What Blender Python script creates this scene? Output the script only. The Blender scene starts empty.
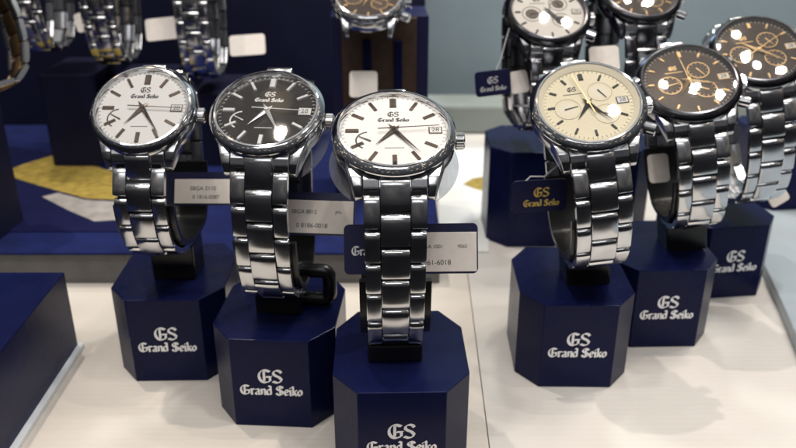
import bpy, bmesh, math, random
from mathutils import Vector, Matrix
random.seed(7)
U = 0.01            # everything is written in millimetres; one Blender unit is 100 mm
S = 1.08 * U        # scale of the watches, whose drawings are in watch millimetres
SC = bpy.context.scene
COL = SC.collection
R = math.radians

# ------------------------------------------------------------------ camera
cam_d = bpy.data.cameras.new('camera'); cam = bpy.data.objects.new('camera', cam_d); COL.objects.link(cam)
cam.location = (0, 0, 217.9 * U); cam.rotation_euler = (R(90 - 23.7), 0, 0)
cam_d.sensor_width = 36; cam_d.lens = 36.18; cam_d.clip_start = 0.05; cam_d.clip_end = 200
cam_d.dof.use_dof = True; cam_d.dof.focus_distance = 2.85; cam_d.dof.aperture_fstop = 1.5
SC.camera = cam

# ------------------------------------------------------------------ world (dim showroom round about) and lamps
W = bpy.data.worlds.new('World'); SC.world = W; W.use_nodes = True
nt = W.node_tree; nt.nodes.clear()
def N(nt, t, **k):
    n = nt.nodes.new(t)
    for a, b in k.items():
        if a in n.inputs: n.inputs[a].default_value = b
        else: setattr(n, a, b)
    return n
wo = N(nt, 'ShaderNodeOutputWorld'); bg = N(nt, 'ShaderNodeBackground')
tc = N(nt, 'ShaderNodeTexCoord')
vo = N(nt, 'ShaderNodeTexVoronoi'); vo.inputs['Scale'].default_value = 8.5
vr = N(nt, 'ShaderNodeValToRGB'); vr.color_ramp.elements[0].position = 0.06; vr.color_ramp.elements[0].color = (1, 1, 1, 1)
vr.color_ramp.elements[1].position = 0.26; vr.color_ramp.elements[1].color = (0, 0, 0, 1)
sx = N(nt, 'ShaderNodeSeparateXYZ')
up = N(nt, 'ShaderNodeMapRange'); up.inputs['From Min'].default_value = 0.15; up.inputs['From Max'].default_value = 0.5
ml = N(nt, 'ShaderNodeMath', operation='MULTIPLY')
mixb = N(nt, 'ShaderNodeMix', data_type='RGBA')
base = N(nt, 'ShaderNodeValToRGB')
e = base.color_ramp.elements; e[0].position = 0.47; e[0].color = (0.010, 0.010, 0.012, 1); e[1].position = 0.82; e[1].color = (0.11, 0.115, 0.125, 1); e3 = e.new(0.94); e3.color = (0.5, 0.49, 0.48, 1)
m2 = N(nt, 'ShaderNodeMapRange'); m2.inputs['From Min'].default_value = -1; m2.inputs['From Max'].default_value = 1
L = nt.links.new
L(tc.outputs['Generated'], vo.inputs['Vector']); L(vo.outputs['Distance'], vr.inputs['Fac'])
L(tc.outputs['Generated'], sx.inputs[0]); L(sx.outputs['Z'], up.inputs['Value']); L(sx.outputs['Z'], m2.inputs['Value'])
L(m2.outputs[0], base.inputs['Fac'])
L(vr.outputs['Color'], ml.inputs[0]); L(up.outputs[0], ml.inputs[1])
L(ml.outputs[0], mixb.inputs['Factor']); L(base.outputs['Color'], mixb.inputs['A'])
mixb.inputs['B'].default_value = (3.6, 2.8, 2.0, 1)
L(mixb.outputs['Result'], bg.inputs['Color']); bg.inputs['Strength'].default_value = 1.0
L(bg.outputs[0], wo.inputs['Surface'])

def lamp(x, y, z, power, size, col, tgt=(20, 330, 40)):
    d = bpy.data.lights.new('shop_or_added_lamp', 'AREA'); d.shape = 'DISK'; d.size = size * U; d.energy = power; d.color = col
    o = bpy.data.objects.new('shop_or_added_lamp', d); COL.objects.link(o)
    o.location = (x * U, y * U, z * U)
    v = Vector(tgt) - Vector((x, y, z)); o.rotation_euler = v.to_track_quat('-Z', 'Y').to_euler()
WARM = (1.0, 0.90, 0.78)
lamp(-403, 662, 1800, 900, 26, WARM)
for x, y, p in ((315, 441, 300), (360, 583, 80), (433, 564, 80), (490, 534, 80), (559, 499, 60), (584, 473, 60), (636, 449, 60), (542, 555, 60),
                (474, 702, 90), (533, 691, 90), (685, 881, 60), (745, 878, 60), (980, 700, 300)):
    lamp(x, y, 1800, p, 13, WARM)
for x, y, p in ((-420, 60, 700), (480, 40, 700)):
    lamp(x, y, 1900, p * .72, 90, (1.0, 0.94, 0.88))
sd = bpy.data.lights.new('added_light_strip', 'AREA'); sd.shape = 'RECTANGLE'; sd.size = 1100 * U; sd.size_y = 130 * U; sd.energy = 420; sd.color = (1.0, 0.95, 0.90)
so = bpy.data.objects.new('added_light_strip', sd); COL.objects.link(so); so.location = (20 * U, -20 * U, 950 * U)      # added unseen strip above the front, puts bright lines on the link edges
so.rotation_euler = (Vector((0, 330, 60)) - Vector((0, -20, 950))).to_track_quat('-Z', 'Y').to_euler()
rl = bpy.data.lights.new('added_light_panel', 'AREA'); rl.shape = 'RECTANGLE'; rl.size = 1500 * U; rl.size_y = 260 * U; rl.energy = 420; rl.color = (0.97, 0.98, 1.0)
ro = bpy.data.objects.new('added_light_panel', rl); COL.objects.link(ro); ro.location = (-100 * U, -1300 * U, 1500 * U)      # added unseen panel behind the camera, brightens the near side of the bezels
ro.rotation_euler = (Vector((0, 330, 60)) - Vector((-100, -1300, 1500))).to_track_quat('-Z', 'Y').to_euler()
lamp(150, 590, 480, 120, 60, (0.95, 0.97, 0.92), (140, 762, 10))             # added unseen lamp, lightens the back wall towards its foot
lamp(-250, 1500, 900, 700, 500, (0.50, 0.72, 1.0), (-60, 330, 60))      # cool shop window far behind
SC.view_settings.view_transform = 'Standard'; SC.view_settings.look = 'None'; SC.view_settings.exposure = 0.0; SC.view_settings.gamma = 1.0
SC.cycles.use_denoising = True; SC.cycles.max_bounces = 8; SC.cycles.sample_clamp_indirect = 6; SC.cycles.caustics_reflective = False
SC.cycles.caustics_refractive = False

# ------------------------------------------------------------------ materials
M = {}
def mat(name, col, rough=0.5, metal=0.0, spec=0.5, var=0.12, vscale=4.0, rvar=0.0, bump=0.0, bscale=60.0, stretch=(1, 1, 1), coat=0.0, trans=0.0, ior=1.45):
    m = bpy.data.materials.new(name); m.use_nodes = True; t = m.node_tree; b = t.nodes['Principled BSDF']
    b.inputs['Base Color'].default_value = (*col, 1); b.inputs['Roughness'].default_value = rough; b.inputs['Metallic'].default_value = metal
    b.inputs['Specular IOR Level'].default_value = spec; b.inputs['Coat Weight'].default_value = coat; b.inputs['Coat Roughness'].default_value = 0.05
    tc = N(t, 'ShaderNodeTexCoord'); mp = N(t, 'ShaderNodeMapping'); mp.inputs['Scale'].default_value = stretch
    t.links.new(tc.outputs['Object'], mp.inputs['Vector'])
    nz = N(t, 'ShaderNodeTexNoise', Scale=vscale, Detail=5.0); t.links.new(mp.outputs[0], nz.inputs['Vector'])
    if var:
        mr = N(t, 'ShaderNodeMapRange'); mr.inputs['From Min'].default_value = .25; mr.inputs['From Max'].default_value = .75
        mr.inputs['To Min'].default_value = 1 - var; mr.inputs['To Max'].default_value = 1 + var
        t.links.new(nz.outputs['Fac'], mr.inputs['Value'])
        mm = N(t, 'ShaderNodeMix', data_type='RGBA', blend_type='MULTIPLY'); mm.inputs['Factor'].default_value = 1
        mm.inputs['A'].default_value = (*col, 1); t.links.new(mr.outputs[0], mm.inputs['B']); t.links.new(mm.outputs['Result'], b.inputs['Base Color'])
    if rvar:
        m3 = N(t, 'ShaderNodeMapRange'); m3.inputs['To Min'].default_value = max(0.02, rough - rvar); m3.inputs['To Max'].default_value = rough + rvar
        t.links.new(nz.outputs['Fac'], m3.inputs['Value']); t.links.new(m3.outputs[0], b.inputs['Roughness'])
    if bump:
        n2 = N(t, 'ShaderNodeTexNoise', Scale=bscale, Detail=3.0); t.links.new(mp.outputs[0], n2.inputs['Vector'])
        bp = N(t, 'ShaderNodeBump', Strength=bump, Distance=0.002); t.links.new(n2.outputs['Fac'], bp.inputs['Height']); t.links.new(bp.outputs[0], b.inputs['Normal'])
    M[name] = m; return m
mat('brushed_steel', (.58, .59, .61), .19, 1, var=.03, vscale=10, rvar=.03, bump=.04, bscale=200, stretch=(1, 6, 1))
mat('polished_steel', (.72, .73, .75), .07, 1, var=.05, vscale=20, rvar=.04)
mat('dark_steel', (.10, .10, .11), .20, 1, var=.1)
mat('pin_metal', (.05, .05, .055), .4, 1)
mat('gold', (.80, .56, .28), .34, .8, var=.1)
mat('old_gold', (.36, .23, .10), .3, 1, var=.1)
mat('rose_brown', (.05, .028, .014), .35, 0, var=.2, vscale=40)
mat('marker_steel', (.13, .10, .08), .16, 1, var=.05)
mat('satin_silver', (.82, .82, .82), .38, .55)
mat('ink', (.012, .012, .014), .5)
mat('white_dial', (.87, .85, .82), .45, 0, var=.03, vscale=120, bump=.15, bscale=160)
mat('black_dial', (.012, .009, .008), .3, 0, var=.2, vscale=40)
mat('champagne_dial', (.88, .79, .56), .42, 0, var=.04, vscale=90)
mat('cream_flange', (.88, .81, .63), .35, 0, var=.04)
mat('brown_dial', (.030, .014, .007), .28, .2, var=.35, vscale=30)
mat('white_paint', (.82, .82, .80), .4)
mat('silver_print', (.84, .85, .88), .34, .25, var=.08, vscale=30)
mat('gold_print', (.70, .50, .12), .4, .0, var=.1)
mat('black_plastic', (.008, .008, .009), .28, 0, var=.2, rvar=.06)
mat('film', (.5, .52, .55), .2)
mat('navy_lacquer', (.0052, .0080, .044), .27, 0, spec=.13, var=.16, vscale=5, rvar=.07, bump=.10, bscale=180)
mat('navy_cloth', (.006, .012, .075), .85, 0, spec=.2, var=.30, vscale=7, bump=.6, bscale=220)
mat('navy_board', (.004, .005, .026), .6, 0, spec=.3, var=.25, vscale=3)
mat('navy_card', (.006, .008, .05), .4, 0, var=.15)
mat('tag_paper', (.83, .77, .72), .55, 0, var=.04, vscale=30)
mat('yellow_print', (.31, .225, .04), .8, 0, var=.6, vscale=14, bump=.5, bscale=60, stretch=(1, 2.2, 1))
mat('grey_print', (.32, .30, .29), .7, 0, var=.30, vscale=9, bump=.3, bscale=60)
mat('white_card', (.74, .75, .74), .5, 0, var=.05)
mat('step_grey', (.11, .108, .108), .5, 0, var=.2, vscale=8)
mat('brown_leather', (.055, .028, .016), .55, 0, var=.3, vscale=20, bump=.5, bscale=150)
mat('wall_paint', (.21, .265, .30), .8, 0, var=.10, vscale=1.2, bump=.2, bscale=40)
mat('green_grey', (.22, .25, .235), .6, 0, var=.08, vscale=2)
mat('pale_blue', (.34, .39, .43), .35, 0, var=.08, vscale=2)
mat('cord_thread', (.6, .6, .62), .5)
mat('acrylic_edge', (.75, .80, .86), .12, 0, var=.05)
def floor_mat(name, col):
    m = mat(name, col, .42, 0, spec=.35, var=.055, vscale=2.6, rvar=.08)
    t = m.node_tree; b = t.nodes['Principled BSDF']
    tc = N(t, 'ShaderNodeTexCoord'); wv = N(t, 'ShaderNodeTexWave', Scale=9.0, Distortion=1.2, Detail=2.0); wv.bands_direction = 'Y'
    t.links.new(tc.outputs['Object'], wv.inputs['Vector'])
    bp = N(t, 'ShaderNodeBump', Strength=.08, Distance=.005); t.links.new(wv.outputs['Fac'], bp.inputs['Height']); t.links.new(bp.outputs[0], b.inputs['Normal'])
floor_mat('cream_board', (.615, .575, .525)); floor_mat('pale_board', (.61, .588, .56))
def glass_mat(name, tint, add=0.0, rough=0.015):
    m = bpy.data.materials.new(name); m.use_nodes = True; t = m.node_tree; t.nodes.clear()
    o = N(t, 'ShaderNodeOutputMaterial'); tr = N(t, 'ShaderNodeBsdfTransparent'); tr.inputs['Color'].default_value = (*tint, 1)
    g = N(t, 'ShaderNodeBsdfGlossy'); g.inputs['Roughness'].default_value = rough; g.inputs['Color'].default_value = (1, 1, 1, 1)
    lw = N(t, 'ShaderNodeFresnel'); lw.inputs['IOR'].default_value = 1.5
    ad = N(t, 'ShaderNodeMath', operation='ADD'); ad.inputs[1].default_value = add; ad.use_clamp = True
    nz = N(t, 'ShaderNodeTexNoise', Scale=3.0); bp = N(t, 'ShaderNodeBump', Strength=.03, Distance=.01)
    t.links.new(nz.outputs['Fac'], bp.inputs['Height']); t.links.new(bp.outputs[0], g.inputs['Normal'])
    mx = N(t, 'ShaderNodeMixShader'); t.links.new(lw.outputs[0], ad.inputs[0]); t.links.new(ad.outputs[0], mx.inputs[0])
    t.links.new(tr.outputs[0], mx.inputs[1]); t.links.new(g.outputs[0], mx.inputs[2]); t.links.new(mx.outputs[0], o.inputs['Surface']); M[name] = m
glass_mat('crystal_clear', (.99, .99, .99)); glass_mat('crystal_plain', (.97, .95, .92), .05)
def film_mat():
    m = bpy.data.materials.new('film_clear'); m.use_nodes = True; t = m.node_tree; t.nodes.clear()
    o = N(t, 'ShaderNodeOutputMaterial'); tr = N(t, 'ShaderNodeBsdfTransparent'); tr.inputs['Color'].default_value = (.8, .82, .85, 1)
    d = N(t, 'ShaderNodeBsdfPrincipled'); d.inputs['Base Color'].default_value = (.26, .27, .29, 1); d.inputs['Roughness'].default_value = .25
    nz = N(t, 'ShaderNodeTexNoise', Scale=5.0); mr = N(t, 'ShaderNodeMapRange'); mr.inputs['To Min'].default_value = .10; mr.inputs['To Max'].default_value = .26
    t.links.new(nz.outputs['Fac'], mr.inputs['Value'])
    mx = N(t, 'ShaderNodeMixShader'); t.links.new(mr.outputs[0], mx.inputs[0]); t.links.new(tr.outputs[0], mx.inputs[1]); t.links.new(d.outputs[0], mx.inputs[2])
    t.links.new(mx.outputs[0], o.inputs['Surface']); M['film_clear'] = m
film_mat()

# ------------------------------------------------------------------ mesh helpers
class MB:
    def __init__(self): self.v = []; self.f = []; self.sm = []
    def add(self, vs, fs, smooth=False, T=None):
        k = len(self.v)
        self.v += [tuple(T @ Vector(p)) if T is not None else tuple(p) for p in vs]
        self.f += [tuple(i + k for i in f) for f in fs]; self.sm += [smooth] * len(fs)
    def mesh(self, name, scale):
        me = bpy.data.meshes.new(name); me.from_pydata([(x * scale, y * scale, z * scale) for x, y, z in self.v], [], self.f)
        me.update()
        bm = bmesh.new(); bm.from_mesh(me); bmesh.ops.recalc_face_normals(bm, faces=bm.faces); bm.to_mesh(me); bm.free()
        for p, s in zip(me.polygons, self.sm): p.use_smooth = s
        if any(self.sm): me.set_sharp_from_angle(angle=R(32))
        return me
    def build(self, name, m, parent=None, scale=S, kind=None):
        o = bpy.data.objects.new(name, self.mesh(name, scale)); COL.objects.link(o)
        o.data.materials.append(M[m])
        if parent: o.parent = parent
        if kind: o['kind'] = kind
        return o
    # shapes
    def lathe(self, prof, n=64, closed=False, smooth=True, T=None):
        vs = []; fs = []; k = len(prof)
        for i in range(n):
            a = 2 * math.pi * i / n; c, s = math.cos(a), math.sin(a)
            vs += [(r * c, r * s, z) for r, z in prof]
        for i in range(n):
            j = (i + 1) % n
            for q in range(k if closed else k - 1):
                q2 = (q + 1) % k
                fs.append((i * k + q, j * k + q, j * k + q2, i * k + q2))
        if not closed:
            if prof[0][0] > 1e-6: fs.append(tuple(i * k for i in range(n)))
            if prof[-1][0] > 1e-6: fs.append(tuple(i * k + k - 1 for i in range(n)))
        self.add(vs, fs, smooth, T)
    def disc(self, r, z=0, n=64, T=None):
        self.add([(r * math.cos(2 * math.pi * i / n), r * math.sin(2 * math.pi * i / n), z) for i in range(n)], [tuple(range(n))], False, T)
    def prism(self, poly, z0, z1, T=None, cap=True):
        n = len(poly)
        self.add([(x, y, z0) for x, y in poly] + [(x, y, z1) for x, y in poly],
                 [tuple(range(n))[::-1], tuple(range(n, 2 * n))] + [(i, (i + 1) % n, n + (i + 1) % n, n + i) for i in range(n)], False, T)
    def box(self, x0, x1, y0, y1, z0, z1, bev=0.0, seg=2, T=None, smooth=None):
        bm = bmesh.new(); bmesh.ops.create_cube(bm, size=1)
        for v in bm.verts: v.co = ((x0 + x1) / 2 + v.co.x * (x1 - x0), (y0 + y1) / 2 + v.co.y * (y1 - y0), (z0 + z1) / 2 + v.co.z * (z1 - z0))
        if bev: bmesh.ops.bevel(bm, geom=bm.edges[:], offset=bev, segments=seg, profile=.5, affect='EDGES')
        bm.verts.index_update()
        self.add([v.co[:] for v in bm.verts], [tuple(v.index for v in f.verts) for f in bm.faces], False, T); bm.free()
    def bevprism(self, poly, z0, z1, bev, seg=2, T=None, warp=None):
        bm = bmesh.new(); n = len(poly)
        vs = [bm.verts.new((x, y, z)) for z in (z0, z1) for x, y in poly]
        bm.faces.new(vs[:n][::-1]); bm.faces.new(vs[n:])
        for i in range(n): bm.faces.new((vs[i], vs[(i + 1) % n], vs[n + (i + 1) % n], vs[n + i]))
        if warp:
            for v in bm.verts: v.co = warp(v.co)
        bmesh.ops.recalc_face_normals(bm, faces=bm.faces)
        bmesh.ops.bevel(bm, geom=bm.edges[:], offset=bev, segments=seg, profile=.5, affect='EDGES')
        bm.verts.index_update()
        self.add([v.co[:] for v in bm.verts], [tuple(v.index for v in f.verts) for f in bm.faces], False, T); bm.free()
    def tube(self, pts, r, n=10, closed=False, T=None):
        P = [Vector(p) for p in pts]; k = len(P); vs = []; fs = []
        prev = None
        for i, p in enumerate(P):
            t = (P[(i + 1) % k] - P[i - 1]) if closed else (P[min(i + 1, k - 1)] - P[max(i - 1, 0)])
            t.normalize()
            a = prev if prev is not None else (Vector((0, 0, 1)) if abs(t.z) < .9 else Vector((1, 0, 0)))
            b = t.cross(a).normalized(); a = b.cross(t).normalized(); prev = a
            rr = r[i] if isinstance(r, (list, tuple)) else r
            vs += [tuple(p + (a * math.cos(2 * math.pi * q / n) + b * math.sin(2 * math.pi * q / n)) * rr) for q in range(n)]
        for i in range(k if closed else k - 1):
            j = (i + 1) % k
            for q in range(n): fs.append((i * n + q, i * n + (q + 1) % n, j * n + (q + 1) % n, j * n + q))
        if not closed: fs += [tuple(range(n)), tuple(range((k - 1) * n, k * n))]
        self.add(vs, fs, True, T)
    def ribbon(self, path, x0, x1, th):       # closed or open band swept along a path in the y/z plane: path = [(y,z,ny,nz,closed?)]
        vs = []; fs = []; k = len(path)
        for y, z, ny, nz in path: vs += [(x0, y, z), (x1, y, z), (x1, y + ny * th, z + nz * th), (x0, y + ny * th, z + nz * th)]
        for i in range(k - 1):
            for q in range(4): fs.append((i * 4 + q, i * 4 + (q + 1) % 4, (i + 1) * 4 + (q + 1) % 4, (i + 1) * 4 + q))
        fs += [(0, 1, 2, 3), tuple(range((k - 1) * 4, k * 4))]
        self.add(vs, fs, False)

def thing(name, label, cat, loc=(0, 0, 0), rot=(0, 0, 0), group=None):
    o = bpy.data.objects.new(name, None); COL.objects.link(o); o.empty_display_size = .1
    o.location = tuple(c * U for c in loc); o.rotation_euler = rot
    tag(o, label, cat, group); return o
def tag(o, label, cat, group=None):
    o['label'] = label; o['category'] = cat
    if group: o['group'] = group
    return o
def Tr(x=0, y=0, z=0, rz=0, sx=1, sy=1): return Matrix.Translation((x, y, z)) @ Matrix.Rotation(rz, 4, 'Z') @ Matrix.Diagonal((sx, sy, 1, 1))

# ------------------------------------------------------------------ broad-nib lettering
def arc(cx, cy, rx, ry, a0, a1, n=8): return [(cx + rx * math.cos(R(a0 + (a1 - a0) * i / n)), cy + ry * math.sin(R(a0 + (a1 - a0) * i / n))) for i in range(n + 1)]
GL = {
 'G': (.92, [arc(.45, .5, .40, .50, 50, 300, 12) + [(.80, .12), (.80, .46)], [(.52, .46), (.90, .46)], [(.40, .92), (.40, .12)], [(.40, .80), (.58, .97), (.80, .88)]]),
 'S': (.76, [[(.66, .78), (.58, .93), (.38, 1.0), (.16, .90), (.10, .72), (.22, .57), (.52, .46), (.66, .30), (.60, .10), (.38, 0), (.14, .06), (.04, .22)], [(.40, .96), (.40, .06)]]),
 's': (.76, [[(.66, .80), (.56, .95), (.34, 1.0), (.14, .88), (.12, .70), (.26, .57), (.50, .46), (.66, .28), (.58, .08), (.34, 0), (.06, .10)]]),
 'r': (.42, [[(.04, .60), (.12, .56), (.12, .04), (.2, .0)], [(.12, .48), (.26, .62), (.38, .54)]]),
 'a': (.52, [[(.05, .52), (.22, .63), (.37, .54), (.37, .08), (.46, 0)], [(.37, .36), (.12, .27), (.06, .12), (.18, 0), (.37, .12)]]),
 'n': (.54, [[(.02, .58), (.11, .58), (.11, .02)], [(.11, .48), (.28, .63), (.42, .53), (.42, .06), (.5, 0)]]),
 'd': (.54, [[(.42, .50), (.24, .63), (.07, .48), (.07, .16), (.2, 0), (.42, .12)], [(.24, 1.0), (.42, .92), (.42, .02)]]),
 'e': (.47, [[(.08, .30), (.40, .38), (.37, .55), (.22, .63), (.07, .48), (.07, .14), (.2, 0), (.40, .10)]]),
 'i': (.26, [[(.03, .58), (.12, .56), (.12, .05), (.2, 0)], [(.10, .84), (.14, .80)]]),
 'k': (.50, [[(.04, 1.0), (.12, .94), (.12, .02)], [(.12, .28), (.36, .60)], [(.20, .38), (.42, 0)], [(.36, .60), (.42, .52)]]),
 'o': (.50, [[(.24, .63), (.07, .48), (.07, .15), (.22, 0), (.40, .14), (.40, .47), (.24, .63)]]),
 ' ': (.34, [])}
def nib_text(mb, text, cap, cx, cy, T=None, nib=.15, width=None, dz=.004, thin=.022):
    adv = sum(GL[c][0] for c in text); k = cap; kx = (width / adv) if width else k
    x = cx - adv * kx / 2; q = 0
    nx, ny = nib / 2 * math.cos(R(38)), nib / 2 * math.sin(R(38))
    for c in text:
        w, strokes = GL[c]
        for st in strokes:
            for (ax, ay), (bx, by) in zip(st, st[1:]):
                dx, dy = bx - ax, by - ay; l = math.hypot(dx, dy) or 1; ux, uy = dx / l, dy / l
                ox, oy = -uy * thin, ux * thin
                if abs(nx * uy - ny * ux) < .02: px, py = ox * 1.6, oy * 1.6
                else:
                    sgn = 1 if (nx * ox + ny * oy) >= 0 else -1
                    px, py = nx + sgn * ox, ny + sgn * oy
                q += 1; z = dz * (q % 7) / 7
                pts = [(ax - px - ux * .01, ay - py - uy * .01), (ax + px - ux * .01, ay + py - uy * .01), (bx + px + ux * .01, by + py + uy * .01), (bx - px + ux * .01, by - py + uy * .01)]
                mb.add([(x + a * kx, cy - cap * .5 + b * k, z) for a, b in pts], [(0, 1, 2, 3)], False, T)
        x += w * kx
_fc = {}
def plain_text(mb, s, size, cx, cy, z=0, T=None, sx=1.0):
    if s not in _fc:
        cu = bpy.data.curves.new('t', 'FONT'); cu.body = s; cu.align_x = 'CENTER'; cu.align_y = 'CENTER'
        o = bpy.data.objects.new('t', cu); COL.objects.link(o); dg = bpy.context.evaluated_depsgraph_get()
        me = bpy.data.meshes.new_from_object(o.evaluated_get(dg)); _fc[s] = ([v.co[:] for v in me.vertices], [tuple(p.vertices) for p in me.polygons])
        bpy.data.objects.remove(o); bpy.data.curves.remove(cu); bpy.data.meshes.remove(me)
    vs, fs = _fc[s]
    mb.add([(cx + x * size * sx, cy + y * size, z) for x, y, _ in vs], fs, False, T)

# ------------------------------------------------------------------ the setting
def sheet(name, m, poly, z0, z1, kind='structure'):
    b = MB(); b.prism(poly, z0, z1); return b.build(name, m, None, U, kind)
sheet('floor', 'cream_board', [(-420, 204), (36.3, 204), (41.2, 428), (44.5, 655), (-420, 655)], -12, 0)
sheet('floor', 'pale_board', [(36.8, 204), (700, 204), (700, 760), (45.6, 760), (45.0, 655), (41.7, 428)], -12, -.25)
sheet('platform', 'step_grey', [(-420, 411), (24, 411), (24, 420), (-420, 420)], 0, 19.4)
sheet('platform', 'navy_cloth', [(-420, 408.5), (25, 408.5), (25, 660), (-420, 660)], 19.4, 20.6)
wl = MB(); wl.box(24, 900, 762, 780, -12, 900); tag(wl.build('wall', 'wall_paint', None, U), 'blurred blue grey back wall behind the watches on the right', 'wall')
pn = MB(); pn.box(-700, 22, 662, 674, 0, 700); tag(pn.build('back_panel', 'navy_board', None, U), 'very dark navy back panel behind the watches on the left', 'panel')
lg = MB(); lg.bevprism([(24, 700), (520, 700), (520, 740), (24, 740)], 0, 27, 3); tag(lg.build('ledge', 'green_grey', None, U), 'blurred greenish grey ledge low against the back wall', 'ledge')
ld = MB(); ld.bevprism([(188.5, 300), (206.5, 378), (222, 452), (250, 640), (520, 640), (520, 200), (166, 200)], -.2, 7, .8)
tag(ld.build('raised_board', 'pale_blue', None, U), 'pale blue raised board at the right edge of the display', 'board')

# ------------------------------------------------------------------ display blocks
BW, BC, BCD, BD, BH = 16.5, 26.2, 12.2, 60.0, 43.07
def octa(): return [(-BW, 0), (BW, 0), (BC, BCD), (BC, BD - 14), (BW + 1, BD), (-BW - 1, BD), (-BC, BD - 14), (-BC, BCD)]
def add_logo(o, gs_z, tx_z, gs=6.2, tx=4.5, tw=26.5):
    T = Matrix.Translation((0, -.06, 0)) @ Matrix.Rotation(R(90), 4, 'X')
    b = MB(); nib_text(b, 'Gs', gs, 0, gs_z, T, nib=.17); nib_text(b, 'Grand Seiko', tx, 0, tx_z, T, width=tw, nib=.19)
    b.build('lettering', 'silver_print', o, U)
GLW = GL
def block(x, y, yaw, label, logo=True):
    b = MB(); b.bevprism(octa(), 0, BH, .35, 2)
    o = b.build('display_block', 'navy_lacquer', None, U)
    o.location = (x * U, y * U, 0); o.rotation_euler = (0, 0, R(yaw)); tag(o, label, 'display block', 'navy display blocks under the watches')
    if logo: add_logo(o, 25.6, 18.6)
    return o
block(-105.7, 313.6, 1.4, 'navy octagonal block with silver lettering, beside the big plain blue box')
block(-53.2, 280.0, -3.6, 'navy octagonal block with silver lettering, under the black-dialed three-hand watch')
block(1.5, 244.2, 1.3, 'nearest navy octagonal block, its silver lettering cut by the bottom of the picture')
block(81.5, 308.9, -1.0, 'navy octagonal block with silver lettering, under the champagne-dialed chronograph')
block(132.5, 343.1, 1.7, 'navy octagonal block under the brown-dialed chronograph next to the champagne one')
block(185.3, 394.3, 7.6, 'navy octagonal block with out-of-focus lettering, farthest right of the lettered ones')
# plain tall block behind the champagne watch, plain blocks in the back
def plain_block(x, y, yaw, w, d, h, c, label, z=0, m='navy_lacquer'):
    b = MB(); b.bevprism([(-w + c, 0), (w - c, 0), (w, c), (w, d - c), (w - c, d), (-w + c, d), (-w, d - c), (-w, c)], z, z + h, .6, 2)
    o = b.build('display_block', m, None, U); o.location = (x * U, y * U, 0); o.rotation_euler = (0, 0, R(yaw)); tag(o, label, 'display block', 'plain navy blocks in the background')
    return o
plain_block(84, 460, 0, 27, 58, 63, 12, 'plain navy block without lettering behind the champagne-dialed watch')
plain_block(276, 505, 6, 30, 60, 50, 9, 'blurred dark navy block at the right edge of the picture', 7.0)
plain_block(-233, 553, 0, 20, 60, 68, 3, 'tall very dark block behind the left white-dialed watch', 20.6, 'navy_board')
plain_block(-186, 556, 0, 20, 60, 62, 3, 'very dark block under the middle one of the three blurred bracelets', 20.6, 'navy_board')
plain_block(-127, 556, 0, 20, 60, 54, 3, 'very dark block under the blurred bracelet behind the black-dialed watch', 20.6, 'navy_board')
plain_block(-254, 422, -4, 20, 40, 85, 6, 'dark blurred block at the left edge, under a two-tone bracelet', 20.6, 'navy_board')
# big box at the left edge
bb = MB(); bb.bevprism([(-330, 190), (-158, 190), (-159.5, 341), (-330, 341)], 2.6, BH, .4, 2)
bo = bb.build('display_box', 'navy_lacquer', None, U); tag(bo, 'big plain glossy navy box at the left edge of the display', 'display box')
ac = MB(); ac.bevprism([(-329, 189), (-155.0, 189), (-157.2, 343.2), (-329, 343.2)], .05, 2.55, .3, 2); ac.build('base_plate', 'acrylic_edge', bo, U)
# tall brown-fronted stand in the back
ts = thing('display_stand', 'tall stand with brown leather front and navy edges behind the watches', 'display stand', (-11, 492, 20.6), (0, 0, R(2)))
b = MB(); b.bevprism([(-30, 2.6), (30, 2.6), (30, 40), (-30, 40)], 0, 118, .6); b.build('body', 'navy_card', ts, U)
b = MB(); b.box(-23.5, 22.5, -.2, 2.4, 1, 117, .4); b.build('front_panel', 'brown_leather', ts, U)
b = MB(); b.box(-10.5, -5.5, -3, -.4, 40, 104, .6); b.build('strap_bar', 'navy_lacquer', ts, U)
b = MB(); b.box(8.5, 13.5, -3, -.4, 40, 104, .6); b.build('strap_bar', 'navy_lacquer', ts, U)
b = MB(); b.tube([(15 + 8 * math.cos(a / 16 * math.pi * 2), -2.2, 78 - 20 + 8 * math.sin(a / 16 * math.pi * 2)) for a in range(16)], 1.1, 8, True); b.build('plastic_ring', 'film', ts, U)

# flat printed cards
def flat(name, m, poly, z0, z1, parent=None): b = MB(); b.prism(poly, z0, z1); return b.build(name, m, parent, U)
pc = flat('printed_card', 'navy_card', [(-330, 437), (-150, 437), (-170, 548), (-330, 610)], 20.65, 21.2)
tag(pc, 'navy card with yellow and grey printed shapes on the cloth, left', 'card')
flat('yellow_print', 'yellow_print', [(-281, 546), (-276, 557), (-262, 578), (-252, 592), (-240, 566), (-206, 542), (-186, 524), (-182, 487), (-206, 490), (-237, 508), (-268, 527)], 21.2, 21.35, pc)
flat('grey_print', 'grey_print', [(-236, 493), (-228, 500), (-206, 487.5), (-183, 484), (-170, 455), (-187, 452), (-209, 469)], 21.2, 21.33, pc)
wc = flat('white_card', 'white_card', [(26, 452), (57, 452), (76, 655), (34, 655)], .1, .7)
tag(wc, 'pale white card with a yellow printed wedge on the floor behind the front watch', 'card')
flat('yellow_print', 'yellow_print', [(49.5, 570), (58, 583), (70, 588), (67, 553), (58, 560)], .7, .82, wc)

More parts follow.
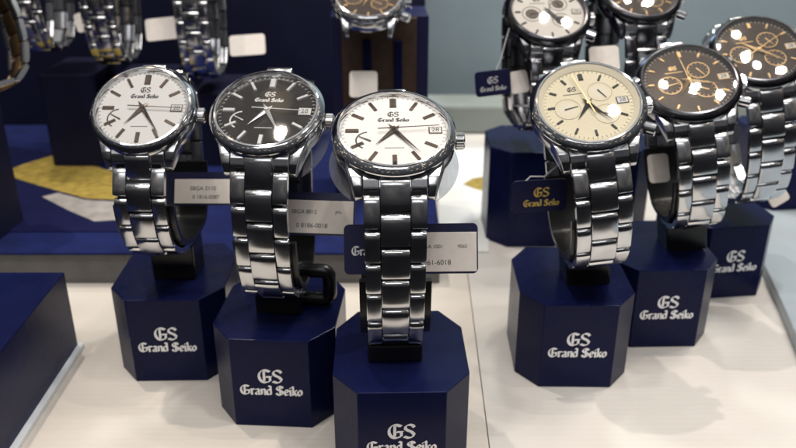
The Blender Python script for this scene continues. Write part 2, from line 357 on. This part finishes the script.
# ------------------------------------------------------------------ watches
def catmull(P, n=14):
    out = []
    for i in range(len(P) - 1):
        p0 = P[max(i - 1, 0)]; p1 = P[i]; p2 = P[i + 1]; p3 = P[min(i + 2, len(P) - 1)]
        for k in range(n):
            t = k / n
            out.append(tuple(.5 * ((2 * b) + (-a + c) * t + (2 * a - 5 * b + 4 * c - d) * t * t + (-a + 3 * b - 3 * c + d) * t ** 3) for a, b, c, d in zip(p0, p1, p2, p3)))
    out.append(P[-1]); return out
def link_mesh(w, h, t, name):
    b = MB(); pr = []                                    # profile in (y, z): slightly crowned face with a polished rounded upper edge
    hh = h / 2
    pr = [(-hh + .25, -t / 2), (hh - .4, -t / 2), (hh - .05, -t * .2), (hh - .05, t * .08), (hh - .45, t * .30), (hh - 1.15, t * .50), (hh * .5, t * .575), (hh * .2, t * .605), (-hh * .15, t * .61), (-hh * .5, t * .585), (-hh * .8, t * .52), (-hh + .35, t * .43), (-hh + .08, t * .25), (-hh, -t * .25)]
    n = len(pr); e = .35; xs = (-w / 2, -w / 2 + e, w / 2 - e, w / 2); vs = []; fs = []
    for i, x in enumerate(xs):
        k = .90 if i in (0, 3) else 1
        vs += [(x, y * (1 - (1 - k) * .35), z * k) for y, z in pr]
    for i in range(3):
        for q in range(n): fs.append((i * n + q, i * n + (q + 1) % n, (i + 1) * n + (q + 1) % n, (i + 1) * n + q))
    fs += [tuple(range(n)), tuple(range(3 * n, 4 * n))]
    b.add(vs, fs, True); me = b.mesh(name, S); me.materials.append(M['brushed_steel']); me.materials.append(M['polished_steel'])
    for p in me.polygons:
        c = p.center / S
        if c.y > hh - 1.2 and c.z > 0: p.material_index = 1
    return me
PATHS = {}
PITCH = 11.4
ME_C = link_mesh(9.7, PITCH - .55, 3.0, 'center_link'); ME_S = link_mesh(5.25, PITCH - .55, 2.6, 'outer_link')
def recolour(me, a, b2): m2 = me.copy(); m2.materials[0] = M[a]; m2.materials[1] = M[b2]; return m2
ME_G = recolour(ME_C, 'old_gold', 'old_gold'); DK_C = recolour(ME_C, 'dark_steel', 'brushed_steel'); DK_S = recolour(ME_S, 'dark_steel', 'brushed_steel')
def polar(a, r): return (r * math.sin(R(a)), r * math.cos(R(a)))
def hand(b, ang, length, tail, w, z, kind='dauphine'):
    T = Matrix.Translation((0, 0, z)) @ Matrix.Rotation(-R(ang), 4, 'Z')
    if kind == 'dauphine':
        vs = [(-w, 0, 0), (0, length, 0), (w, 0, 0), (0, -tail, 0), (0, 0, .55), (0, length * .97, .06)]
        b.add(vs, [(0, 1, 5, 4), (1, 2, 5), (5, 2, 4), (2, 3, 4), (3, 0, 4), (0, 3, 2, 1)], False, T)
    else: b.prism([(-w, -tail), (w, -tail), (w * .5, length), (-w * .5, length)], 0, .18, T)

def watch(label, loc, yaw, tilt, bottom, Rr=21., dial='white_dial', kind='three', time=(224, 152, 93), mk='marker_steel', hands='marker_steel', crystal='crystal_clear',
          bez='polished_steel', rows=None, gold_links=False, film=(), taper=.9, roll=0, center=None, group='steel wristwatches on the display blocks', fine=True, lug_m='brushed_steel', flange=None, dark=False, strap=True):
    root = thing('wristwatch', label, 'watch', loc, (R(tilt), roll, R(yaw)), group)
    q = Rr / 21.; rd = .855 * Rr
    def part(b, n, m, p=root): return b.build(n, m, p)
    # case with four lugs
    b = MB(); b.lathe([(0, -9.2), (Rr * .80, -9.2), (Rr * .94, -8.2), (Rr * .985, -6.0), (Rr * .975, -3.0), (Rr * .93, -1.6), (0, -1.6)], 72)
    lug = [(-Rr * .36, -2.0), (-Rr * .74, -2.1), (-Rr * .88, -2.9), (-Rr * 1.00, -4.6), (-Rr * 1.10, -7.4), (-Rr * 1.10, -9.4), (-Rr * 1.02, -9.6), (-Rr * .75, -8.8), (-Rr * .36, -8.4)]
    for sx_ in (1, -1):
        for sy_ in (1, -1):
            Tl = Matrix(((0, 0, 1, 0), (sy_, 0, 0, 0), (0, 1, 0, 0), (0, 0, 0, 1)))
            x0, x1 = 10.7 * q, 15.2 * q
            def wp(c): return Vector((c.x, c.y, c.z if abs(c.z) < 11 * q else math.copysign((17.6 - 4.6 * min(1, max(0, (-c.x / Rr - .36) / .74))) * q, c.z)))
            b.bevprism(lug, *((x0, x1) if sx_ > 0 else (-x1, -x0)), .35, 2, Tl, wp)
    case = part(b, 'case', lug_m)
    b = MB(); b.lathe([(Rr * .93, -1.7), (Rr * .975, -1.45), (Rr, -.7), (Rr, -.2), (Rr * .985, .25), (Rr * .955, .95), (Rr * .92, 1.55), (Rr * .905, 1.72), (Rr * .898, 2.0), (rd + .25, 2.1), (rd + .02, 1.8), (rd - .55, .06), (rd + .3, -.4)], 96, True); part(b, 'bezel', bez)
    b = MB(); b.disc(rd + .2, 0, 72); d = part(b, 'dial', dial)
    if flange:
        b = MB(); b.lathe([(rd - .03, .05), (rd - .03, 1.7), (rd - 1.9, .35), (rd - 1.9, .05)], 72, True); part(b, 'flange', flange)
        ro = rd - 2.1
    else: ro = rd - .35
    b = MB(); pr = [(rd + .12, 1.8)] + [((rd + .1) * math.cos(a), 1.95 + .02 * math.sin(a)) for a in (0.10, .3, .7, 1.25)] + [(0, 2.0)]
    vs = []; fs = []; n = 64
    b.lathe(pr[:-1], n)
    b.f.pop(-2); b.sm.pop(-2)                                   # no lower cap: one clear domed skin
    part(b, 'crystal', crystal)
    # minute track
    b = MB(); 
    for k in range(60):
        if fine: b.prism([(-.09, ro - (1.0 if k % 5 else 1.2)), (.09, ro - (1.0 if k % 5 else 1.2)), (.09, ro), (-.09, ro)], .015, .03, Matrix.Rotation(-R(6 * k), 4, 'Z'))
    if fine: part(b, 'minute_track', 'ink' if dial not in ('black_dial', 'brown_dial') else 'white_paint', d)
    # hour markers
    o_ = ro - 1.3; chrono = kind == 'chrono'
    for k in range(12):
        if k == 3: continue
        l = 4.6 if not chrono else (2.9 if k else 3.4); w = .62 if not chrono else .48
        T = Matrix.Rotation(-R(30 * k), 4, 'Z'); b = MB()
        def bar(cx, w):
            vs = [(cx - w, o_ - l, 0), (cx + w, o_ - l, 0), (cx + w, o_, 0), (cx - w, o_, 0), (cx - w * .75, o_ - l + .2, .5), (cx + w * .75, o_ - l + .2, .5), (cx + w * .75, o_ - .2, .5), (cx - w * .75, o_ - .2, .5)]
            b.add(vs, [(4, 5, 6, 7), (0, 1, 5, 4), (1, 2, 6, 5), (2, 3, 7, 6), (3, 0, 4, 7)], False, T)
        if k == 0: bar(0, w * 2.0)
        elif k in (6, 9) and not chrono: bar(0, w * 1.35)
        else: bar(0, w)
        part(b, 'hour_marker', mk, d)
    # date window
    b = MB(); xw = o_ - 2.4
    b.box(xw - 2.3, xw + 2.3, -1.65, 1.65, .02, .30, .1); dw = part(b, 'date_window', hands if dial != 'white_dial' else 'marker_steel', d)
    b = MB(); b.box(xw - 1.9, xw + 1.9, -1.3, 1.3, .30, .34); part(b, 'date_disc', 'white_paint', d)
    b = MB(); plain_text(b, '28', 2.7, xw, 0, .36, None, 1.0); part(b, 'date_numeral', 'ink', d)
    pr_m = 'ink' if dial not in ('black_dial', 'brown_dial') else ('white_paint' if dial == 'black_dial' else 'gold')
    b = MB(); T = Matrix.Translation((0, 0, .04)); y0 = 8.9 if not chrono else 8.2
    if not chrono:
        nib_text(b, 'Gs', 2.3, 0, y0 - .5, T, nib=.17, thin=.03); nib_text(b, 'Grand Seiko', 1.75, 0, y0 - 3.4, T, width=10.6, nib=.19, thin=.035)
        b.box(-3.2, 3.2, -8.4, -8.1, .015, .03)
    else:
        nib_text(b, 'Gs', 2.0, -4.6, y0, T, nib=.19, thin=.035); b.box(-8.4, -.8, y0 - 2.6, y0 - 2.25, .015, .03)
        for cx, cy, r_ in ((-8.0, -1.2, 4.9), (5.6, 5.4, 4.6), (5.9, -5.6, 4.6)):
            w_ = .30 if dial == 'brown_dial' else .07
            b.lathe([(r_ + .02, .06), (r_ + .02, .13), (r_ - w_, .13), (r_ - w_, .06)], 40, True, True, Matrix.Translation((cx, cy, 0)))
            if dial == 'brown_dial':
                for k in range(12): b.prism([(-.1, r_ - 1.3), (.1, r_ - 1.3), (.1, r_ - .5), (-.1, r_ - .5)], .10, .14, Matrix.Translation((cx, cy, 0)) @ Matrix.Rotation(R(30 * k), 4, 'Z'))
    part(b, 'dial_print', pr_m, d)
    hm = hands
    if not chrono:                                              # power reserve arc and its small hand
        b = MB(); c = (-8.6, -4.6)
        pts = [(c[0] + 4.3 * math.cos(R(a)), c[1] + 4.3 * math.sin(R(a))) for a in range(95, 250, 10)]
        pi = [(c[0] + 3.75 * math.cos(R(a)), c[1] + 3.75 * math.sin(R(a))) for a in range(95, 250, 10)]
        n = len(pts); b.add([(x, y, .03) for x, y in pts + pi], [(i, i + 1, n + i + 1, n + i) for i in range(n - 1)])
        part(b, 'power_reserve_scale', pr_m, d)
        b = MB(); b.prism([(-.25, -1), (.25, -1), (.12, 3.6), (-.12, 3.6)], .25, .40, Matrix.Translation((c[0], c[1], 0)) @ Matrix.Rotation(R(60), 4, 'Z')); part(b, 'power_reserve_hand', hm, d)
    else:
        for (cx, cy, r_, a_) in ((-8.0, -1.2, 4.9, 80), (5.6, 5.4, 4.6, 150), (5.9, -5.6, 4.6, 300)):
            b = MB(); b.lathe([(r_, .02), (r_, .09), (r_ - .32, .09), (r_ - .32, .02)], 40, True, True, Matrix.Translation((cx, cy, 0)))
            b.disc(r_ - 1.6, .03, 32, Matrix.Translation((cx, cy, 0)))
            sd = part(b, 'subdial', 'cream_flange' if dial == 'champagne_dial' else 'rose_brown', d)
            b = MB(); b.prism([(-.28, -1.2), (.28, -1.2), (.1, r_ - .8), (-.1, r_ - .8)], .2, .35, Matrix.Translation((cx, cy, 0)) @ Matrix.Rotation(-R(a_), 4, 'Z')); part(b, 'subdial_hand', 'ink' if dial == 'champagne_dial' else mk, sd)
    b = MB(); hand(b, time[0], 9.6 if not chrono else 9.0, 3.0, 1.05, .55); part(b, 'hour_hand', hm)
    b = MB(); hand(b, time[1], 14.6 if not chrono else 12.6, 3.4, .85, .95); part(b, 'minute_hand', hm)
    b = MB(); hand(b, time[2], 15.3, 5.4, .20, 1.45, 's'); b.lathe([(0, 0), (.75, 0), (.75, .5), (0, .5)], 20, False, True, Matrix.Translation((0, 0, 1.15))); part(b, 'seconds_hand', hm if dial != 'champagne_dial' else 'gold')
    # crown and pushers
    def knob(ang, r0, l, rad, name, ridged):
        b = MB(); T = Matrix.Rotation(-R(ang - 90), 4, 'Z') @ Matrix.Translation((r0, 0, -5)) @ Matrix.Rotation(R(90), 4, 'Y')
        b.lathe([(0, -1), (rad * .55, -1), (rad * .55, .6), (rad, .7), (rad, l - .4), (rad * .85, l), (0, l)], 28, False, False, T)
        if ridged:
            for k in range(20):
                a = 2 * math.pi * k / 20
                b.box(-.22, .22, -.22, .22, .9, l - .5, 0, T=T @ Matrix.Translation((rad * math.cos(a), rad * math.sin(a), 0)))
        part(b, name, 'polished_steel')
    knob(90, Rr * .965, 3.8, 2.75, 'crown', True)
    if chrono:
        knob(62, Rr * .97, 4.6, 2.3, 'pusher', False); knob(118, Rr * .97, 5.2, 2.5, 'pusher', False)
    for s_ in film:                                             # loose clear protective film under the case
        pts = [(s_ * (Rr * 1.05) * math.cos(R(a)), -5 + (Rr * 1.06) * math.sin(R(a))) for a in range(-52, 42, 6)]
        pin = [(s_ * 14.5, pts[-1][1] - 2), (s_ * 14.5, pts[0][1] + 1)]
        b = MB(); b.prism(pts + pin, -10.6, -10.3); part(b, 'protective_film', 'film_clear')
    if not strap: return root
    # bracelet loop in the y/z plane of the untilted watch, actual millimetres, then turned into the tilted frame
    t = R(tilt); ct, st = math.cos(t), math.sin(t); k = S / U
    def world(y, z): return ((y * ct - z * st) * k, (y * st + z * ct) * k)
    A = world(-Rr * 1.02, -5.2); A2 = world(-Rr * 1.15, -8.2); C = world(Rr * 1.02, -5.2); C2 = world(Rr * 1.15, -8.2)
    by, bz_ = bottom; yf = A2[0] - 3.5; yb = max(C2[0] + 4.0, by + 22); Hf = A2[1] - bz_; Hb = C2[1] - bz_
    P = [A, A2, (yf + .5, A2[1] - .17 * Hf), (yf, A2[1] - .38 * Hf), (yf + .05 * (by - yf), A2[1] - .62 * Hf), (yf + .20 * (by - yf), A2[1] - .84 * Hf), (yf + .52 * (by - yf), bz_ + .02 * Hf), (by, bz_),
         (yb - .55 * (yb - by), bz_ + .05 * Hb), (yb - .2 * (yb - by), bz_ + .22 * Hb), (yb, bz_ + .5 * Hb), (yb - 1, bz_ + .8 * Hb), C2, C]
    cur = [((y * ct + z * st) / k, (-y * st + z * ct) / k) for y, z in catmull(P)]
    PATHS[root.name] = cur; cum = [0]
    for a, c in zip(cur, cur[1:]): cum.append(cum[-1] + math.hypot(c[0] - a[0], c[1] - a[1]))
    def at(s_):
        i = 0
        while i < len(cum) - 2 and cum[i + 1] < s_: i += 1
        f = (s_ - cum[i]) / (cum[i + 1] - cum[i]); a, c = cur[i], cur[i + 1]
        j0, j1 = max(0, i - 3), min(len(cur) - 1, i + 4); ty, tz = cur[j1][0] - cur[j0][0], cur[j1][1] - cur[j0][1]; l = math.hypot(ty, tz)
        return a[0] + (c[0] - a[0]) * f, a[1] + (c[1] - a[1]) * f, ty / l, tz / l
    Ltot = cum[-1]; rib = []
    for i in range(90):
        y, z, ty, tz = at(1 + (Ltot - 2) * i / 89); rib.append((y - tz * .35, z + ty * .35, tz, -ty))
    b = MB(); b.ribbon(rib, -8.4, 8.4, .7); br = part(b, 'bracelet', 'pin_metal')
    # end links between the lugs
    for sgn in (-1, 1):
        b = MB(); pr2 = [(sgn * y, z) for y, z in ((-Rr * .84, -2.5), (-Rr * .93, -3.2), (-Rr * 1.03, -4.9), (-Rr * 1.10, -7.2), (-Rr * 1.06, -8.6), (-Rr * .84, -8.3))]
        T = Matrix(((0, 0, 1, 0), (1, 0, 0, 0), (0, 1, 0, 0), (0, 0, 0, 1)))
        for x0, x1 in ((-10.5, -5.1), (5.1, 10.5)): b.bevprism(pr2, x0 * q, x1 * q, .25, 1, T)
        pr3 = [(sgn * y, z) for y, z in ((-Rr * .84, -2.2), (-Rr * .93, -2.9), (-Rr * 1.045, -4.6), (-Rr * 1.13, -7.4), (-Rr * 1.08, -8.8), (-Rr * .84, -8.5))]
        b.bevprism(pr3, -5.3 * q, 5.3 * q, .25, 1, T); part(b, 'end_link', 'brushed_steel', br)
    nl = int((Ltot - 7) / PITCH); pt = (Ltot - 7) / nl
    for i in range(-1, nl * 2):
        s_ = 5.0 + pt * (i + .5) / 2
        if s_ > Ltot - 3: break
        y, z, ty, tz = at(s_); fr = 1 - (1 - taper) * min(1, s_ / (Ltot * .42))
        if s_ > Ltot * .58: fr = taper + (1 - taper) * (s_ - Ltot * .58) / (Ltot * .42)
        Mx = Matrix(((1, 0, 0, 0), (0, -ty, tz, y * S), (0, -tz, -ty, z * S), (0, 0, 0, 1)))
        if i % 2 == 0:
            xs = (-1, 1)
            for sg in xs:
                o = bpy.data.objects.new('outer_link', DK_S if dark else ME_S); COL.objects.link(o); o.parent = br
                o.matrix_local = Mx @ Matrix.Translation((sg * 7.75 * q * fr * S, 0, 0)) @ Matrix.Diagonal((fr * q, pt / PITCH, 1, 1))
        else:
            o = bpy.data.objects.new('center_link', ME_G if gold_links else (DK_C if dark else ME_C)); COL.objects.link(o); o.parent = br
            o.matrix_local = Mx @ Matrix.Translation((0, (0 if i > 0 else -.25 * pt * S * 0), .25 * S)) @ Matrix.Diagonal((fr * q, pt / PITCH, 1, 1))
    return root
def bt(loc, wy, wz): return (wy - loc[1], wz - loc[2])
L1 = (-105.0, 320.2, 129.3); W1 = watch('white-dialed three-hand steel watch behind the big blue box, leftmost of the dials', L1, -1.3, 40, bt(L1, 346, 62.5), 20, time=(218, 146, 93), film=())
L2 = (-51.3, 304.3, 132.6); W2 = watch('black-dialed three-hand steel watch between the two white-dialed ones', L2, -4.8, 30.4, bt(L2, 312, 54.5), 21, 'black_dial', time=(218, 151, 93), mk='satin_silver', hands='satin_silver', film=(1,))
L3 = (-1.5, 278.2, 132.5); W3 = watch('nearest white-dialed steel watch, on the front block in the middle', L3, 1.7, 25, bt(L3, 274, 52.5), 21, time=(221, 143, 86), film=(1, -1))
L4 = (77.9, 319.8, 131.0); W4 = watch('steel chronograph with champagne dial and two large pushers', L4, 2, 34, bt(L4, 340, 58), 22, 'champagne_dial', 'chrono', (217, 143, 346), mk='ink', hands='ink', flange='cream_flange', roll=R(-7))
L5 = (133.8, 364, 130.0); W5 = watch('steel chronograph with dark brown dial right beside the champagne one', L5, 0, 33, bt(L5, 376, 59), 22, 'brown_dial', 'chrono', (214, 110, 356), mk='gold', hands='gold', crystal='crystal_plain', bez='dark_steel', roll=R(-8))
L6 = (177.0, 394, 138.0); watch('steel watch with brown dial and gold hands in the top right corner', L6, 0, 35.5, bt(L6, 424, 56), 21.5, 'brown_dial', 'chrono', (310, 132, 60), mk='gold', hands='gold', crystal='crystal_plain', bez='dark_steel', roll=R(-8))
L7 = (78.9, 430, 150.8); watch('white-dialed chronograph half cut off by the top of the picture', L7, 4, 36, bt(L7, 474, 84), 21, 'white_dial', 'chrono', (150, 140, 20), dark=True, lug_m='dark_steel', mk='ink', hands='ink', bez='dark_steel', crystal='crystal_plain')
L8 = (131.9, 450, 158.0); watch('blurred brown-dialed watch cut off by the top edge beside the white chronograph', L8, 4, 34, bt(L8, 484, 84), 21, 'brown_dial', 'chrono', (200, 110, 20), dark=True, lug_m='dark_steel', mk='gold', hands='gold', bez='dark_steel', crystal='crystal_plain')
plain_block(133, 462, 0, 26, 58, 63, 12, 'plain navy block almost hidden behind the two chronographs')
L9 = (-17.0, 478, 152.0); watch('brown-dialed watch at the top edge on the tall brown stand', L9, 0, 32, bt(L9, 486, 92), 20, 'brown_dial', 'chrono', (200, 110, 20), mk='gold', hands='gold', bez='polished_steel', crystal='crystal_plain', strap=False)
for x, y, z, zb, yb, lab in ((-243, 556, 192, 106, 572, 'blurred steel watch at the top left, only its hanging bracelet in the picture'),
                    (-196, 556, 182, 97, 572, 'blurred steel watch at the top, middle of the three hanging bracelets'),
                    (-135, 556, 172, 87, 572, 'blurred steel watch whose bracelet hangs just above the black-dialed one')):
    watch(lab, (x, y, z), 0, 26, (yb - y, zb - z), 21, 'white_dial', fine=False)
L10 = (-246, 430, 172); watch('two-tone watch with gold center links at the left edge', L10, -30, 26, (14, -66), 20, 'white_dial', gold_links=True, fine=False, roll=R(-24))

# ------------------------------------------------------------------ black plastic cuffs that hold the watches
def cuff(w_, loc, label, side=0, w=12.6, top=30):
    root = thing('watch_cuff', label, 'watch cuff', loc, (0, w_.rotation_euler.y, w_.rotation_euler.z), 'black cuffs holding the watches')
    t = w_.rotation_euler.x; ct, st = math.cos(t), math.sin(t); k = S / U
    pts = [((y * ct - z * st) * k, (y * st + z * ct) * k) for y, z in PATHS[w_.name]]
    low = min(p[1] for p in pts); b = MB(); path = []
    for i in range(2, len(pts) - 2):
        if pts[i][1] > low + top: continue
        ty, tz = pts[i + 2][0] - pts[i - 2][0], pts[i + 2][1] - pts[i - 2][1]; l = math.hypot(ty, tz); ny, nz = -tz / l, ty / l
        path.append((pts[i][0] + ny * 2.2, pts[i][1] + nz * 2.2, ny, nz))
    b.ribbon(path, -w, w, 2.4); b.build('saddle', 'black_plastic', root, U)
    yb = min(pts, key=lambda p: p[1])[0]
    B0 = BH - loc[2]
    b = MB(); b.bevprism([(-w * .8, yb - 6), (w * .8, yb - 6), (w * .8, yb + 11), (-w * .8, yb + 11)], B0 - (1.2 if w_.rotation_euler.y else -.05), low - 1.6, .8, 2)
    b.build('foot', 'black_plastic', root, U)
    if side:
        b = MB(); lp = []
        for cx, cz, a0 in ((8.5, 14.0, 0), (0, 14.0, 90), (0, 6.5, 180), (8.5, 6.5, 270)):
            for q in range(5): lp.append((side * (9.5 + cx + 3.0 * math.cos(R(a0 + q * 22.5))), yb + 4, B0 + cz + 3.0 * math.sin(R(a0 + q * 22.5)) - .2))
        b.tube(lp, 3.1, 12, True); b.build('loop', 'black_plastic', root, U)
cuff(W1, L1, 'black plastic cuff inside the bracelet of the leftmost white-dialed watch')
cuff(W2, L2, 'black plastic cuff with a loop, inside the bracelet of the black-dialed watch', 1)
cuff(W3, L3, 'black plastic cuff inside the bracelet of the nearest watch', 0, 13.2)
cuff(W4, L4, 'black plastic cuff inside the bracelet of the champagne chronograph', 0)
cuff(W5, L5, 'black plastic cuff inside the bracelet of the brown chronograph', 0)

# ------------------------------------------------------------------ tags
def price_tag(loc, w, h, yaw, roll, label, rows=(), sticker=True, sk=(.05, .98), pitch=0, gold=None, blur=False, white_all=False, cord=None):
    b = MB(); hw, hh = w / 2, h / 2; c = 2.0
    poly = []
    for cx, cy, a0 in ((hw - c, hh - c, 0), (-hw + c, hh - c, 90), (-hw + c, -hh + c, 180), (hw - c, -hh + c, 270)):
        for k in range(5): poly.append((cx + c * math.cos(R(a0 + 22.5 * k)), cy + c * math.sin(R(a0 + 22.5 * k))))
    b.prism(poly, -.5, .5)
    o = b.build('price_tag', 'tag_paper' if white_all else 'navy_card', None, U); o.location = tuple(k * U for k in loc)
    o.rotation_euler = (Matrix.Rotation(R(yaw), 3, 'Z') @ Matrix.Rotation(R(90 - pitch), 3, 'X') @ Matrix.Rotation(R(roll), 3, 'Z')).to_euler()
    tag(o, label, 'tag', 'tags hanging between the watches')
    if sticker:
        x0, x1 = -hw + w * sk[0], -hw + w * sk[1]; b = MB(); b.bevprism([(x0, -hh + .8), (x1, -hh + .8), (x1, hh - 3.4), (x0, hh - 3.4)], .52, .72, .09, 1)
        stk = b.build('sticker', 'tag_paper', o, U); b = MB()
        for s_, size, fx, fy in rows:
            b = MB(); plain_text(b, s_, size, x0 + (x1 - x0) * fx, -hh + h * fy, .75); b.build('print', 'ink', stk, U)
    if gold:
        b = MB(); T = Matrix.Translation((gold[0], 0, .56)); nib_text(b, 'Gs', gold[1], 0, hh * .25, T, nib=.17); nib_text(b, 'Grand Seiko', gold[1] * .72, 0, -hh * .42, T, width=gold[2], nib=.17)
        b.build('lettering', gold[3], o, U)
    if cord:
        b = MB(); b.tube(cord, .35, 6); b.build('cord', 'cord_thread', o, U)
    return o
price_tag((-88, 347, 83.5), 44, 15.5, -3, 1, 'tag with pale printed sticker behind the bracelet of the leftmost white-dialed watch', (('SBGA 2110', 2.6, .36, .5), ('0 1816-0087', 2.5, .40, .24)), sk=(.14, .985), pitch=28)
price_tag((-38.5, 309, 87), 41, 18, -2, -1, 'tag with pale printed sticker behind the bracelet of the black-dialed watch', (('SBGA 8012', 2.3, .34, .54), ('JPN', 1.7, .80, .54), ('0 8186-0018', 2.6, .45, .22)), sk=(.22, .985), pitch=28)
t3 = price_tag((5.0, 281, 84), 52, 19.5, -2, 1.5, 'largest tag, navy with white sticker, behind the bracelet of the nearest watch', (('SBGA 1001', 2.0, .36, .54), ('9S65', 1.9, .80, .54), ('1961-6018', 2.8, .42, .22)), sk=(.46, .99), pitch=22)
b = MB(); nib_text(b, 'Grand', 3.4, -18, -.5, Matrix.Translation((0, 0, .56)), nib=.17); b.build('lettering', 'silver_print', t3, U)
price_tag((60.3, 318, 91.5), 23.5, 14.5, 4, 2, 'navy tag with gold lettering hanging beside the champagne chronograph', sticker=False, gold=(1.0, 4.0, 15.5, 'gold_print'), cord=[(-6, 7, 0), (-4, 9, 0), (2, 8.5, -.3), (8, 12, -3), (12, 20, -8)])
price_tag((50.5, 420, 115.5), 19, 13.5, 4, 6, 'navy tag with faint silver lettering hanging by the white chronograph', sticker=False, gold=(0, 3.4, 14, 'silver_print'), cord=[(2, 6.5, 0), (5, 12, -1), (8, 20, -2), (11, 27, -4)])
for loc, w, h, ro, lab in (((-209, 545, 127), 14, 13, 18, 'small blurred pale tag between the two leftmost hanging bracelets'),
                       ((-156, 545, 122), 27, 15, 6, 'blurred pale tag left of the third hanging bracelet'),
                       ((-102, 545, 111), 24, 14, 4, 'blurred pale tag right of the third hanging bracelet'),
                       ((-21, 480, 100), 17, 16, 0, 'square pale tag on the front of the tall brown stand'),
                       ((65, 424, 115), 10, 12, 10, 'pale tag between the navy silver-lettered tag and a black bracelet'),
                       ((111, 430, 126), 16, 14, 4, 'blurred grey tag below the crown of the white chronograph'),
                       ((127, 368, 86), 10, 14, 5, 'pale tag between the champagne and the brown chronographs'),
                       ((174, 398, 81), 7, 8, 20, 'tiny white tag beside the bracelet of the brown chronograph'),
                       ((203, 400, 60), 11, 12, 30, 'white tag hanging beside the rightmost bracelet')):
    price_tag(loc, w, h, 0, ro, lab, sticker=False, white_all=True, pitch=25)
